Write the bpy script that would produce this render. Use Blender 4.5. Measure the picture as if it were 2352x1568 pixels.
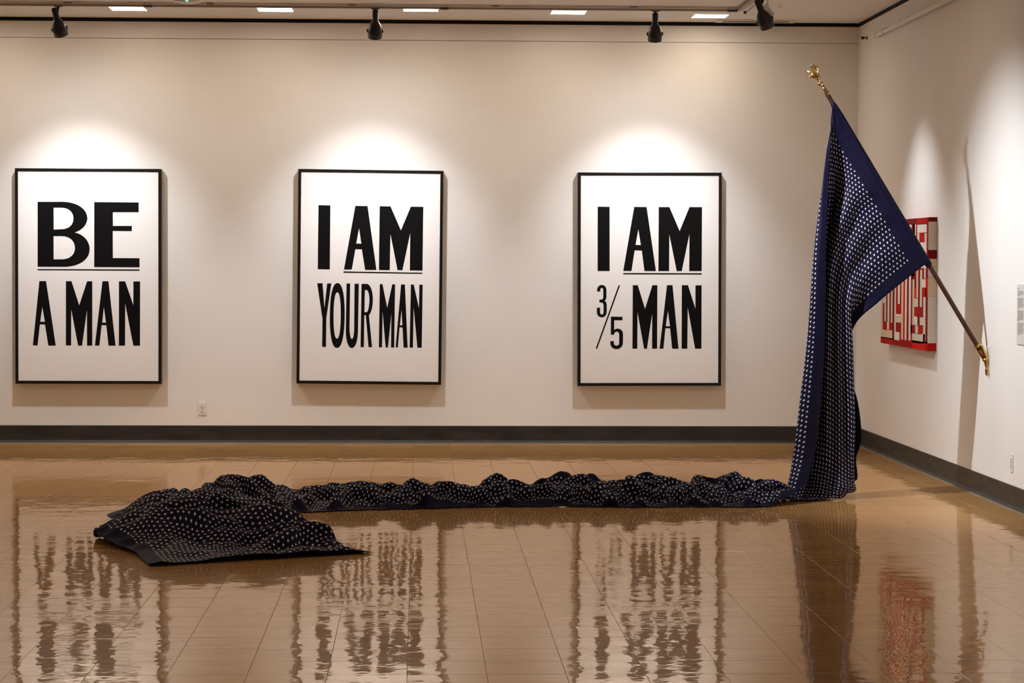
import bpy, bmesh, math, random
import numpy as np
from mathutils import Vector, Matrix
from mathutils.geometry import tessellate_polygon

random.seed(7)
for o in list(bpy.data.objects): bpy.data.objects.remove(o)
C = bpy.context.scene.collection
sc = bpy.context.scene

# ---------------------------------------------------------------- camera
IMG_W, IMG_H, FPX = 2352, 1568, 5583.0
CAM = Vector((0, 0, 1.578))
YAW, PITCH, ROLL = .03839, .03253, .00399
D = 21.183            # back wall
XR = 3.836            # right wall
ZC = 3.672            # ceiling
cy_, sy_, cp_, sp_ = math.cos(YAW), math.sin(YAW), math.cos(PITCH), math.sin(PITCH)
fwd = Vector((sy_*cp_, cy_*cp_, -sp_)); rgt0 = Vector((cy_, -sy_, 0)); up0 = rgt0.cross(fwd)
rgt = rgt0*math.cos(ROLL) + up0*math.sin(ROLL)
upv = up0*math.cos(ROLL) - rgt0*math.sin(ROLL)
cam_d = bpy.data.cameras.new('camera'); cam = bpy.data.objects.new('camera', cam_d); C.objects.link(cam)
cam_d.sensor_width = 36; cam_d.lens = FPX/IMG_W*36; cam_d.clip_end = 200
m = Matrix.Identity(4)
for i in range(3):
    m[i][0] = rgt[i]; m[i][1] = upv[i]; m[i][2] = -fwd[i]; m[i][3] = CAM[i]
cam.matrix_world = m
sc.camera = cam

def on(px, py, ax, val):
    """measured photo point -> world point on the plane axis=val"""
    v = rgt*((px-1176)/FPX) - upv*((py-784)/FPX) + fwd
    t = (val-CAM[ax])/v[ax]
    return CAM + v*t

# ---------------------------------------------------------------- world, exposure
w = bpy.data.worlds.new('world'); sc.world = w; w.use_nodes = True
w.node_tree.nodes['Background'].inputs[0].default_value = (.9, .72, .56, 1)
w.node_tree.nodes['Background'].inputs[1].default_value = .25
sc.view_settings.view_transform = 'Standard'; sc.view_settings.look = 'None'
sc.view_settings.exposure = 0.13; sc.view_settings.gamma = 1; sc.view_settings.use_curve_mapping = False

SPOT_E = 172.0
PANEL_E = 27
WARM = (1, .82, .635)
ITERS = 140
SPOTC = (.93, .955, 1)

def spot(name, loc, target, energy, angle, blend, color=SPOTC, size=.045):
    l = bpy.data.lights.new(name, 'SPOT'); l.energy = energy; l.spot_size = math.radians(angle)
    l.spot_blend = blend; l.color = color; l.shadow_soft_size = size
    o = bpy.data.objects.new(name, l); C.objects.link(o); o.location = loc
    o.rotation_euler = (Vector(target)-Vector(loc)).to_track_quat('-Z', 'Y').to_euler()
    return o

# lamp positions (pivot of each head) and what they aim at
LAMPS = [((-2.93, 19.92, 3.44), (-2.85, D, 1.22)),
         ((-0.36, 19.88, 3.44), (-0.42, D, 1.22)),
         ((1.93, 19.95, 3.44), (2.01, D, 1.22))]

# ---------------------------------------------------------------- materials
def mat(name, col, rough=.6, metal=0, spec=.5, emis=None, estr=0, coat=0):
    m = bpy.data.materials.new(name); m.use_nodes = True
    b = m.node_tree.nodes['Principled BSDF']
    b.inputs['Base Color'].default_value = (*col, 1); b.inputs['Roughness'].default_value = rough
    b.inputs['Metallic'].default_value = metal; b.inputs['Specular IOR Level'].default_value = spec
    b.inputs['Coat Weight'].default_value = coat
    if emis:
        b.inputs['Emission Color'].default_value = (*emis, 1); b.inputs['Emission Strength'].default_value = estr
    return m
class NT:
    def __init__(s, m): s.t = m.node_tree; s.b = s.t.nodes['Principled BSDF']
    def n(s, typ, **kw):
        x = s.t.nodes.new(typ)
        for k, v in kw.items():
            if k.startswith('i_'): x.inputs[k[2:].replace('_', ' ')].default_value = v
            else: setattr(x, k, v)
        return x
    def l(s, a, b): s.t.links.new(a, b)
    def math(s, op, a, b=None, c=None):
        x = s.t.nodes.new('ShaderNodeMath'); x.operation = op
        for i, q in enumerate((a, b, c)):
            if q is None: continue
            if isinstance(q, (int, float)): x.inputs[i].default_value = q
            else: s.t.links.new(q, x.inputs[i])
        return x.outputs[0]
    def mapping(s, src, scale):
        x = s.t.nodes.new('ShaderNodeMapping'); s.t.links.new(src, x.inputs[0]); x.inputs['Scale'].default_value = scale
        return x.outputs[0]
    def noise(s, vec, scale, detail=2, rough=.5):
        x = s.t.nodes.new('ShaderNodeTexNoise'); x.inputs['Scale'].default_value = scale
        x.inputs['Detail'].default_value = detail; x.inputs['Roughness'].default_value = rough
        if vec is not None: s.t.links.new(vec, x.inputs['Vector'])
        return x.outputs['Fac']
    def ramp(s, fac, stops):
        x = s.t.nodes.new('ShaderNodeValToRGB'); s.t.links.new(fac, x.inputs[0])
        e = x.color_ramp.elements
        while len(e) < len(stops): e.new(.5)
        for q, (p, c) in zip(e, stops): q.position = p; q.color = (*c, 1)
        return x.outputs[0]
    def mix(s, fac, a, b):
        x = s.t.nodes.new('ShaderNodeMix'); x.data_type = 'RGBA'
        for sock, q in ((x.inputs[0], fac), (x.inputs[6], a), (x.inputs[7], b)):
            if isinstance(q, (int, float)): sock.default_value = q
            elif isinstance(q, tuple): sock.default_value = (*q, 1)
            else: s.t.links.new(q, sock)
        return x.outputs[2]

def wall_mat():
    m = mat('painted plaster', (.80, .785, .76), .75, spec=.25); t = NT(m)
    pos = t.n('ShaderNodeNewGeometry').outputs['Position']
    n1 = t.noise(pos, 1.3, 3); n2 = t.noise(pos, 90, 3)
    t.l(t.ramp(n1, [(.3, (.785, .77, .75)), (.7, (.815, .797, .77))]), t.b.inputs['Base Color'])
    bp = t.n('ShaderNodeBump', i_Strength=.08, i_Distance=.002); t.l(n2, bp.inputs['Height']); t.l(bp.outputs[0], t.b.inputs['Normal'])
    return m
M_wall = wall_mat()
M_ceil = mat('ceiling paint', (.80, .775, .745), .85, spec=.2)
M_black = mat('black reveal', (.008, .008, .009), .7, spec=.2)
def base_mat():
    m = mat('rubber base', (.028, .026, .026), .5); t = NT(m)
    pos = t.n('ShaderNodeNewGeometry').outputs['Position']
    n = t.noise(t.mapping(pos, (1, 1, 4)), 3.5, 5, .65)
    t.l(t.ramp(n, [(.35, (.011, .010, .0095)), (.7, (.024, .022, .021))]), t.b.inputs['Base Color'])
    t.l(t.ramp(n, [(.3, (.38,)*3), (.75, (.6,)*3)]), t.b.inputs['Roughness'])
    return m
M_base = base_mat()
M_caulk = mat('grey caulk line', (.17, .19, .21), .5)
M_panelw = mat('white print', (.86, .855, .85), .55, spec=.3)
M_ink = mat('black print', (.004, .0035, .0042), .5, spec=.12)
M_frame = mat('black lacquer frame', (.0045, .0045, .005), .32, spec=.4)
M_lampb = mat('black enamel', (.006, .006, .007), .42, spec=.45)
M_track = mat('track aluminium', (.33, .27, .23), .5)
M_trackd = mat('track connector', (.07, .05, .04), .6)
M_white = mat('white plastic', (.78, .76, .72), .4)
M_slot = mat('dark slot', (.02, .015, .012), .6)
M_glow = mat('lamp glow', (1, 1, 1), .4, emis=(1, .95, .88), estr=14)
M_panel = mat('ceiling diffuser', (.9, .9, .9), .5, emis=WARM, estr=PANEL_E)
M_led = mat('green indicator', (.02, .5, .3), .4, emis=(.1, 1, .55), estr=3)
M_brass = mat('polished brass', (.62, .40, .14), .18, 1)
M_gold = mat('pale gold', (.86, .72, .45), .16, 1)
M_metal = mat('dull steel', (.25, .22, .19), .45, .8)

def wood_mat():
    m = mat('pole walnut', (.08, .035, .02), .45, spec=.25); t = NT(m)
    tc = t.n('ShaderNodeTexCoord').outputs['Object']
    n = t.noise(t.mapping(tc, (60, 60, 4)), 2, 4)
    t.l(t.ramp(n, [(.3, (.034, .012, .007)), (.7, (.085, .034, .019))]), t.b.inputs['Base Color'])
    return m
M_wood = wood_mat()

def tile_mat():
    m = mat('waxed vinyl tile', (.3, .15, .06), .07, spec=.5); t = NT(m)
    pos = t.n('ShaderNodeNewGeometry').outputs['Position']
    sep = t.n('ShaderNodeSeparateXYZ'); t.l(pos, sep.inputs[0])
    ix = t.math('FLOOR', t.math('DIVIDE', t.math('ADD', sep.outputs[0], .041), .305))
    iy = t.math('FLOOR', t.math('DIVIDE', t.math('SUBTRACT', sep.outputs[1], 13.238), .305))
    cmb = t.n('ShaderNodeCombineXYZ'); t.l(ix, cmb.inputs[0]); t.l(iy, cmb.inputs[1])
    wn = t.n('ShaderNodeTexWhiteNoise'); t.l(cmb.outputs[0], wn.inputs['Vector'])
    addv = t.n('ShaderNodeVectorMath', operation='MULTIPLY_ADD'); t.l(wn.outputs['Color'], addv.inputs[0])
    addv.inputs[1].default_value = (6, 6, 6); t.l(pos, addv.inputs[2])
    streak = t.noise(t.mapping(addv.outputs[0], (1.6, 26, 1)), 2.2, 5, .62)
    blot = t.noise(pos, .55, 3)
    c1 = t.ramp(streak, [(.28, (.38, .195, .060)), (.5, (.54, .295, .098)), (.75, (.64, .38, .15))])
    c2 = t.mix(t.math('MULTIPLY', wn.outputs['Value'], .22), c1, (.22, .105, .04))
    c3 = t.mix(t.math('MULTIPLY', blot, .18), c2, (.36, .18, .06))
    # old wear spots
    vor = t.n('ShaderNodeTexVoronoi', i_Scale=1.35); t.l(pos, vor.inputs['Vector'])
    dot = t.math('LESS_THAN', vor.outputs['Distance'], .012)
    t.l(t.mix(t.math('MULTIPLY', dot, .85), c3, (.03, .015, .01)), t.b.inputs['Base Color'])
    # wax waviness, drawn out across the room by the polisher
    w1 = t.noise(t.mapping(addv.outputs[0], (8.5, 7.0, 1)), 1.0, 2, .5)
    w2 = t.noise(t.mapping(pos, (24, 34, 1)), 1.0, 2, .5)
    w3 = t.noise(t.mapping(pos, (2.2, 2.6, 1)), 1.0, 1, .5)
    h = t.math('ADD', t.math('ADD', t.math('MULTIPLY', w1, BUMP[0]), t.math('MULTIPLY', w2, BUMP[1])), t.math('MULTIPLY', w3, BUMP[2]))
    bp = t.n('ShaderNodeBump', i_Strength=1.0, i_Distance=1.0); t.l(h, bp.inputs['Height']); t.l(bp.outputs[0], t.b.inputs['Normal'])
    df = t.n('ShaderNodeBsdfDiffuse'); t.l(t.b.inputs['Base Color'].links[0].from_socket, df.inputs[0])
    gl = t.n('ShaderNodeBsdfGlossy'); gl.inputs[0].default_value = (1, .835, .665, 1); t.l(bp.outputs[0], gl.inputs['Normal'])
    t.l(t.ramp(streak, [(.3, (.012,)*3), (.7, (.035,)*3)]), gl.inputs['Roughness'])
    fr = t.n('ShaderNodeFresnel', i_IOR=1.85); mx = t.n('ShaderNodeMixShader')
    t.l(t.math('MULTIPLY', fr.outputs[0], .93), mx.inputs[0]); t.l(df.outputs[0], mx.inputs[1]); g2 = t.n('ShaderNodeBsdfGlossy'); g2.inputs[0].default_value = (1, .835, .665, 1); g2.inputs['Roughness'].default_value = .16
    m2 = t.n('ShaderNodeMixShader'); m2.inputs[0].default_value = .24; t.l(gl.outputs[0], m2.inputs[1]); t.l(g2.outputs[0], m2.inputs[2])
    t.l(m2.outputs[0], mx.inputs[2])
    t.l(mx.outputs[0], t.t.nodes['Material Output'].inputs[0])
    return m
BUMP = (.0013, .00014, .0026)
M_tile = tile_mat()
M_slab = mat('tile joint', (.045, .024, .012), .5)

# ---------------------------------------------------------------- mesh helpers
def obj(name, bm, m, parent=None, smooth=False):
    me = bpy.data.meshes.new(name); bm.to_mesh(me); bm.free()
    if m: me.materials.append(m)
    if smooth:
        for p in me.polygons: p.use_smooth = True
    o = bpy.data.objects.new(name, me); C.objects.link(o)
    if parent: o.parent = parent
    return o
def box(bm, x0, x1, y0, y1, z0, z1, bev=0):
    vs = [bm.verts.new(p) for p in ((x0, y0, z0), (x1, y0, z0), (x1, y1, z0), (x0, y1, z0), (x0, y0, z1), (x1, y0, z1), (x1, y1, z1), (x0, y1, z1))]
    fs = [bm.faces.new([vs[i] for i in q]) for q in ((0, 3, 2, 1), (4, 5, 6, 7), (0, 1, 5, 4), (1, 2, 6, 5), (2, 3, 7, 6), (3, 0, 4, 7))]
    if bev:
        es = list({e for f in fs for e in f.edges})
        bmesh.ops.bevel(bm, geom=es, offset=bev, segments=2, profile=.5, affect='EDGES')
    return vs
def bx(name, dims, m, parent=None, bev=0):
    bm = bmesh.new(); box(bm, *dims, bev=bev); return obj(name, bm, m, parent)
def prism(bm, pts, axis, a, b):
    """extrude a 2D outline along an axis (0,1,2)"""
    def P(p, h):
        q = [0, 0, 0]; r = [i for i in range(3) if i != axis]; q[r[0]], q[r[1]], q[axis] = p[0], p[1], h; return q
    A = [bm.verts.new(P(p, a)) for p in pts]; B = [bm.verts.new(P(p, b)) for p in pts]; n = len(pts)
    bm.faces.new(A); bm.faces.new(B[::-1])
    for i in range(n): bm.faces.new((A[i], B[i], B[(i+1) % n], A[(i+1) % n]))
    bmesh.ops.recalc_face_normals(bm, faces=bm.faces[:])
def frame_axes(d):
    d = Vector(d).normalized(); a = Vector((0, 0, 1)) if abs(d.z) < .9 else Vector((1, 0, 0))
    x = d.cross(a).normalized(); return x, d.cross(x), d
def lathe(bm, prof, org=(0, 0, 0), d=(0, 0, 1), n=32, cap=True, sx=1, sy=1):
    """prof = list of (radius, distance along d)"""
    x, y, z = frame_axes(d); o = Vector(org); rings = []
    for r, s in prof:
        rings.append([bm.verts.new(o + z*s + (x*math.cos(2*math.pi*k/n)*sx + y*math.sin(2*math.pi*k/n)*sy)*max(r, 1e-4)) for k in range(n)])
    for a, b in zip(rings, rings[1:]):
        for k in range(n): bm.faces.new((a[k], a[(k+1) % n], b[(k+1) % n], b[k]))
    if cap: bm.faces.new(rings[0][::-1]); bm.faces.new(rings[-1])
    return rings
def tube(bm, pts, rad, n=12):
    pts = [Vector(p) for p in pts]; rings = []
    for i, p in enumerate(pts):
        d = (pts[min(i+1, len(pts)-1)]-pts[max(i-1, 0)])
        x, y, z = frame_axes(d); r = rad[i] if isinstance(rad, (list, tuple)) else rad
        rings.append([bm.verts.new(p + (x*math.cos(2*math.pi*k/n)+y*math.sin(2*math.pi*k/n))*r) for k in range(n)])
    for a, b in zip(rings, rings[1:]):
        for k in range(n): bm.faces.new((a[k], a[(k+1) % n], b[(k+1) % n], b[k]))
    bm.faces.new(rings[0][::-1]); bm.faces.new(rings[-1])
    bmesh.ops.recalc_face_normals(bm, faces=bm.faces[:])
def tag(o, label=None, cat=None, group=None, kind=None):
    if label: o['label'] = label
    if cat: o['category'] = cat
    if group: o['group'] = group
    if kind: o['kind'] = kind
    return o
def empty(name, loc, label, cat, group=None):
    o = bpy.data.objects.new(name, None); C.objects.link(o); o.location = loc; o.empty_display_size = .1
    return tag(o, label, cat, group)
def struct(o, label, cat=None): return tag(o, label, cat, kind='structure')

# ---------------------------------------------------------------- room shell
XL, YF = -9.0, -2.5
wb = struct(bx('wall_back', (XL, XR+.2, D, D+.15, 0, 3.497), M_wall), 'long off-white gallery wall behind the framed text prints', 'wall')
# upper band of the wall, its thin crack showing as a recessed seam
bm = bmesh.new(); box(bm, XL, XR, D-.0015, D+.15, 3.501, 3.643)
struct(obj('trim_1', bm, M_wall), 'plain off-white band above the thin crack line, top of the back wall', 'trim')
bm = bmesh.new(); box(bm, XL, XR, D+.012, D+.14, 3.497, 3.501)
struct(obj('trim_2', bm, M_slot), 'thin dark crack line running along the top of the back wall', 'trim')
wr = struct(bx('wall_right', (XR, XR+.15, YF, D, 0, 3.643), M_wall), 'off-white side wall with the red and white quilt and the flag bracket', 'wall')
struct(bx('wall_left', (XL-.15, XL, YF, D+.15, 0, ZC), M_wall), 'off-white side wall beyond the left edge of the photo', 'wall')
struct(bx('wall_front', (XL-.15, XR+.15, YF-.15, YF, 0, ZC), M_wall), 'off-white wall behind the camera', 'wall')
struct(bx('ceiling', (XL-.15, XR+.2, YF-.15, D+.15, ZC+.003, ZC+.12), M_ceil), 'flat off-white ceiling with recessed square lights', 'ceiling')
struct(bx('trim_3', (XL, XR, D-.004, D+.15, 3.643, ZC+.003), M_black), 'black reveal strip between the back wall and the ceiling', 'trim')
struct(bx('trim_4', (XR-.004, XR+.15, YF, D-.004, 3.643, ZC+.003), M_black), 'black reveal strip between the right wall and the ceiling', 'trim')

def baseboard(name, axis, a, b, label):
    # cove profile: (distance out from wall, height)
    prof = [(0, 0.006), (.014, .006), (.0135, .010), (.007, .022), (.005, .034), (.005, .146), (.003, .151), (0, .151)]
    bm = bmesh.new()
    if axis == 0: prism(bm, [(D-q, z) for q, z in prof], 0, a, b)
    else:
        prism(bm, [(XR-q, z) for q, z in prof], 1, a, b)
    o = struct(obj(name, bm, M_base), label, 'baseboard')
    bm = bmesh.new()
    if axis == 0: box(bm, a, b, D-.018, D, .0, .006)
    else: box(bm, XR-.018, XR, a, b, .0, .006)
    obj('caulk_line', bm, M_caulk, o)
    return o
baseboard('baseboard_back', 0, XL, XR-.006, 'black rubber baseboard along the back wall')
bo = baseboard('baseboard_right', 1, YF, D-.02, 'black rubber baseboard along the right wall')

# ---------------------------------------------------------------- floor of square tiles
T = .305; X0, Y0t = -.041, 13.238
fl = struct(bx('floor', (XL-.15, XR+.15, YF-.15, D+.15, -.12, -.0035), M_slab), 'polished tan vinyl tile floor mirroring the prints and the flag', 'floor')
def tile_geo(bm, x, y, g=.0005, c=.0008, tilt=(0, 0)):
    h = T/2-g; zt = lambda a, b: (a*tilt[0]+b*tilt[1])
    lo = [bm.verts.new((x+a*h, y+b*h, -.0032)) for a, b in ((-1, -1), (1, -1), (1, 1), (-1, 1))]
    mid = [bm.verts.new((x+a*h, y+b*h, -.0012+zt(a*h, b*h))) for a, b in ((-1, -1), (1, -1), (1, 1), (-1, 1))]
    k = h-c
    top = [bm.verts.new((x+a*k, y+b*k, zt(a*k, b*k)-.0002)) for a, b in ((-1, -1), (1, -1), (1, 1), (-1, 1))]
    bm.faces.new(top)
    for A, B in ((lo, mid), (mid, top)):
        for i in range(4): bm.faces.new((A[i], A[(i+1) % 4], B[(i+1) % 4], B[i]))
cells = []
for i in range(math.floor((XL-X0)/T), math.ceil((XR-X0)/T)):
    for j in range(math.floor((YF-Y0t)/T), math.ceil((D-Y0t)/T)):
        cx, cy = X0+(i+.5)*T, Y0t+(j+.5)*T
        if cx-T/2 > XR-.02 or cy-T/2 > D-.02: continue
        v = Vector((cx, cy, 0))-CAM; z = v.dot(fwd)
        vis = False
        if z > .5:
            px, py = 1176+FPX*v.dot(rgt)/z, 784-FPX*v.dot(upv)/z
            hw = FPX*T/2/z
            vis = -hw*.9 < px < IMG_W+hw*.9 and py < IMG_H+16
        cells.append((cy if vis else 999, cx, cy))
cells.sort()
near = [c for c in cells[:300] if c[0] < 900]
base_bm = bmesh.new(); tile_geo(base_bm, 0, 0)
tile_me = bpy.data.meshes.new('tile'); base_bm.to_mesh(tile_me); base_bm.free(); tile_me.materials.append(M_tile)
for k, (_, cx, cy) in enumerate(near):
    o = bpy.data.objects.new('tile', tile_me); C.objects.link(o); o.location = (cx, cy, 0); o.parent = fl
    o.rotation_euler = (random.gauss(0, .0007), random.gauss(0, .0005), 0)
bm = bmesh.new()
for _, cx, cy in cells[len(near):]:
    tile_geo(bm, cx, cy, tilt=(random.gauss(0, .0005), random.gauss(0, .0007)))
tag(obj('floor_tiles', bm, M_tile, fl), kind='stuff')

# ---------------------------------------------------------------- ceiling lights (recessed squares)
pm = None
def ceiling_light(x, y, label):
    global pm
    o = empty('ceiling_light', (x, y, ZC), label, 'light', 'recessed square ceiling lights')
    h = .143; hy = .143
    if pm is None:
        bm = bmesh.new(); box(bm, -h, h, -hy, hy, -.0015, .001); f = obj('diffuser', bm, M_panel, o)
        bm = bmesh.new()
        for a in ((-h-.012, -h, -hy-.012, hy+.012), (h, h+.012, -hy-.012, hy+.012), (-h, h, -hy-.012, -hy), (-h, h, hy, hy+.012)):
            box(bm, *a, -.004, .002)
        g = obj('rim', bm, M_ceil, o); pm = (f.data, g.data)
    else:
        for n, d in zip(('diffuser', 'rim'), pm):
            q = bpy.data.objects.new(n, d); C.objects.link(q); q.parent = o
lx = [-3.74, -2.42, -1.20, .01, 1.245, 2.46]
vislab = ['ceiling light cut by the left edge of the photo', 'lit square ceiling light between the left spotlight and the green-lit sensor',
          'lit square ceiling light between the green-lit sensor and the middle spotlight', 'lit square ceiling light just right of the middle spotlight',
          'lit square ceiling light left of the spotlight over the fraction print', 'lit square ceiling light nearest the track corner']
ly = [20.40, 20.37, 20.36, 20.25, 20.38, 20.60]
for a, b, s in zip(lx, ly, vislab): ceiling_light(a, b, s)
for r, yy in enumerate([16.4, 11.8, 4.4, .4]):
    for xx in (-7.4, -4.96, -2.52, -.08, 2.36):
        ceiling_light(xx, yy, 'recessed square ceiling light out of the picture above the hall')
for xx in (-7.4, -4.96): ceiling_light(xx, 20.4, 'recessed square ceiling light out of the picture above the hall')

# ---------------------------------------------------------------- lighting track
tr = empty('light_track', (2.62, 19.96, ZC), 'grey lighting track along the ceiling, turning a corner before the right wall', 'track')
def tr_part(name, dims, m):
    o = bx(name, tuple(d-([2.62, 2.62, 19.96, 19.96, ZC, ZC][i]) for i, d in enumerate(dims)), m, tr, .002); return o
tr_part('rail', (-8.2, 2.60, 19.905, 19.942, 3.640, ZC-.004), M_track)
bm = bmesh.new(); box(bm, -10.8, -.02, -.062, -.056, -.018, -.008); obj('groove', bm, M_white, tr)
tr_part('rail', (2.603, 2.642, 11.5, 19.905, 3.640, ZC-.004), M_track)
tr_part('connector', (2.52, 2.603, 19.900, 19.947, 3.637, ZC-.004), M_trackd)
tr_part('connector', (-2.24, -2.17, 19.900, 19.947, 3.637, ZC-.004), M_trackd)
tr_part('connector', (.17, .235, 19.900, 19.947, 3.637, ZC-.004), M_trackd)
bm = bmesh.new(); tube(bm, [(.055, -.01, -.036), (.055, -8.4, -.036)], .004, 8); lathe(bm, [(.012, -.012), (.012, .012)], (.05, -.01, -.036), (1, 0, 0), 12)
obj('cable', bm, M_lampb, tr)
bm = bmesh.new()
for x in (-4.0, -2.85, -1.7, -.55, .62, 1.75):
    bm = bmesh.new(); box(bm, x-2.62-.03, x-2.62+.03, -.066, -.012, -.012, .0); obj('clip', bm, M_track, tr)

def lamp_head(name, top, pivot, aim, label, group, glow=True, m=M_lampb, scale=1.0):
    """top = where the stem leaves the track, pivot = centre of the bell's back"""
    P = Vector(top); o = empty(name, top, label, 'spotlight', group)
    pv = Vector(pivot)-P; d = (Vector(aim)-Vector(pivot)).normalized(); s = scale
    neck = pv - d*.075*s
    bm = bmesh.new()
    box(bm, -.032*s, .032*s, -.013*s, .013*s, -.006, 0)
    lathe(bm, [(.0115*s, .0), (.0115*s, pv.length*.62), (.007*s, pv.length*.63), (.007*s, pv.length)], (0, 0, 0), pv, 16)
    obj('stem', bm, m, o, False)
    bm = bmesh.new(); n = 40
    lathe(bm, [(.0, -.082*s), (.020*s, -.082*s), (.0245*s, -.076*s), (.0245*s, .004*s), (.030*s, .014*s), (.046*s, .04*s), (.056*s, .07*s), (.0605*s, .095*s), (.061*s, .112*s), (.0585*s, .114*s), (.0575*s, .152*s), (.054*s, .152*s), (.056*s, .112*s), (.05*s, .07*s), (.02*s, .03*s), (0, .03*s)], pv, d, n, cap=False)
    obj('bell', bm, m, o, True)
    xx, yy, zz = frame_axes(d)
    side = Vector((1, 0, 0)) - d*d.x; side.normalize()
    for sg in (-1, 1):
        bm = bmesh.new(); lathe(bm, [(.0, -.004*s), (.016*s, -.004*s), (.019*s, .002*s), (.012*s, .011*s), (0, .013*s)], pv + d*.095*s + side*sg*.057*s, side*sg, 16, cap=False)
        obj('knob', bm, m, o, True)
    if glow:
        bm = bmesh.new(); lathe(bm, [(0, 0), (.050*s, 0), (.050*s, .004*s), (0, .006*s)], pv + d*.138*s, d, 28, cap=False)
        obj('lens', bm, M_glow, o, True)
    return Vector(pivot) + d*.17*s
names = ['black track spotlight hanging above the leftmost print', 'black track spotlight above the middle print', 'black track spotlight above the print with the fraction']
for (pv, aim), lab in zip(LAMPS, names):
    mouth = lamp_head('track_spotlight', (pv[0], 19.924, 3.640), (pv[0]+(.012 if lab == names[0] else 0)*-1, pv[1], 3.545), (aim[0]+(.5 if lab == names[0] else 0), D, aim[2]-.4), lab, 'black track spotlights')
    spot('lamp_light', mouth, aim, SPOT_E, 75, 1.0); spot('lamp_spill', mouth, aim, SPOT_E*.17, 130, 1.0)
# fourth head on the side track, turned to the quilt
p4 = Vector((2.625, 18.55, 3.640))
mouth4 = lamp_head('track_spotlight', p4, (2.60, 18.53, 3.512), (3.02, 18.92, 2.62), 'black track spotlight near the corner, tilted right with its bright lens showing', 'black track spotlights')
spot('lamp_light', mouth4+Vector((.04, 0, -.04)), (XR, 18.35, .95), 120, 72, 1.0)
# one more head on a second track above the picture crosses over to light the flag
tk = empty('light_track', (1.07, 15.2, ZC), 'second grey lighting track on the ceiling above the flag, out of the picture', 'track')
bx('rail', (-.02, .02, -3.5, 1.2, -.034, -.002), M_track, tk, .002)
mouth6 = lamp_head('track_spotlight', (1.07, 15.2, 3.64), (1.07, 15.2, 3.50), (3.3, 15.9, 1.7), 'black track spotlight above the picture, throwing the flag shadow on the right wall', 'black track spotlights')
spot('lamp_light', mouth6+Vector((.03, .0, -.02)), (3.5, 15.75, 1.25), 480, 72, 1.0, size=.03)

# small white spotlights farther right
def white_spot(x, y, z, d, lab):
    o = empty('white_spotlight', (x, y, ZC), lab, 'spotlight', 'small white spotlights'); d = Vector(d).normalized()
    bm = bmesh.new(); lathe(bm, [(.022, -.012), (.022, 0)], (0, 0, 0), (0, 0, 1), 20); lathe(bm, [(.008, -.05), (.008, -.01)], (0, 0, 0), (0, 0, 1), 12)
    obj('mount', bm, M_white, o)
    c = Vector((0, 0, z-ZC)); bm = bmesh.new()
    lathe(bm, [(.0, -.05), (.024, -.05), (.028, -.045), (.028, .05), (.030, .05), (.030, .062), (.025, .062), (.023, .03), (0, .03)], c, d, 28, cap=False)
    obj('can', bm, M_white, o, True)
    bm = bmesh.new(); lathe(bm, [(0, .031), (.022, .031)], c, d, 20, cap=False); obj('baffle', bm, M_slot, o)
a = on(1765, 24, 1, 19.2); white_spot(a.x-.008, a.y, a.z, (.55, -.1, -.8), 'small white cylinder spotlight beside the tilted black one')
# sprinkler head
a = on(1792, 20, 1, 19.6)
sp = empty('ceiling_sprinkler', (a.x, 19.6, ZC), 'small off-white sprinkler head on the ceiling right of the white spotlight', 'sprinkler')
bm = bmesh.new(); lathe(bm, [(.016, -.004), (.016, 0)], (0, 0, 0), (0, 0, 1), 20); lathe(bm, [(.005, -.022), (.005, -.004)], (0, 0, 0), (0, 0, 1), 12)
obj('collar', bm, M_white, sp)
bm = bmesh.new(); lathe(bm, [(.003, -.034), (.017, -.03), (.017, -.025), (.004, -.021)], (0, 0, 0), (0, 0, 1), 20); obj('deflector', bm, M_white, sp)

# sensor with a green light
a = on(431, 8, 1, 19.22)
se = empty('ceiling_sensor', (a.x, 19.22, ZC), 'round white ceiling sensor with a small green light, in front of the track', 'sensor')
bm = bmesh.new(); lathe(bm, [(.075, 0), (.075, -.03), (.11, -.042), (.112, -.055), (.10, -.068), (.06, -.075), (0, -.076)], (0, 0, 0), (0, 0, 1), 40, cap=False)
obj('body', bm, M_white, se, True)
bm = bmesh.new(); lathe(bm, [(0, 0), (.009, 0), (.007, .006), (0, .008)], (.004, -.105, -.0635), (0, -1, -.25), 16, cap=False); obj('indicator', bm, M_led, se)

# ceiling air vent
ve = empty('air_vent', (2.91, 21.02, ZC), 'flat grey louvred air vent in the ceiling near the back right corner', 'vent')
bm = bmesh.new()
for q in ((-.34, -.29, -.11, .11), (.29, .34, -.11, .11), (-.29, .29, -.11, -.08), (-.29, .29, .085, .11)): box(bm, *q, -.006, .002)
obj('rim', bm, M_ceil, ve)
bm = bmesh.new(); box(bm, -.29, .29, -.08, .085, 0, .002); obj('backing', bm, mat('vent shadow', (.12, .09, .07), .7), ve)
for k in range(7):
    bm = bmesh.new(); y = -.07+k*.0235
    vs = [bm.verts.new(p) for p in ((-.288, y, -.001), (.288, y, -.001), (.288, y+.015, -.006), (-.288, y+.015, -.006))]; bm.faces.new(vs)
    r = bmesh.ops.extrude_face_region(bm, geom=bm.faces[:]); bmesh.ops.translate(bm, verts=[v for v in r['geom'] if isinstance(v, bmesh.types.BMVert)], vec=(0, .001, .002))
    obj('slat', bm, mat('vent slat', (.33, .28, .24), .6) if k == 0 else bpy.data.materials['vent slat'], ve)
# faint ceiling hatch outline
a = on(1745, 11, 2, ZC); b = on(1828, 11, 2, ZC)
hh = empty('ceiling_hatch', (a.x, a.y, ZC), 'faint flush access panel in the ceiling beside the white spotlight', 'hatch')
bx('panel', (0, b.x-a.x, -.75, 0, -.003, .001), M_ceil, hh)

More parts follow.
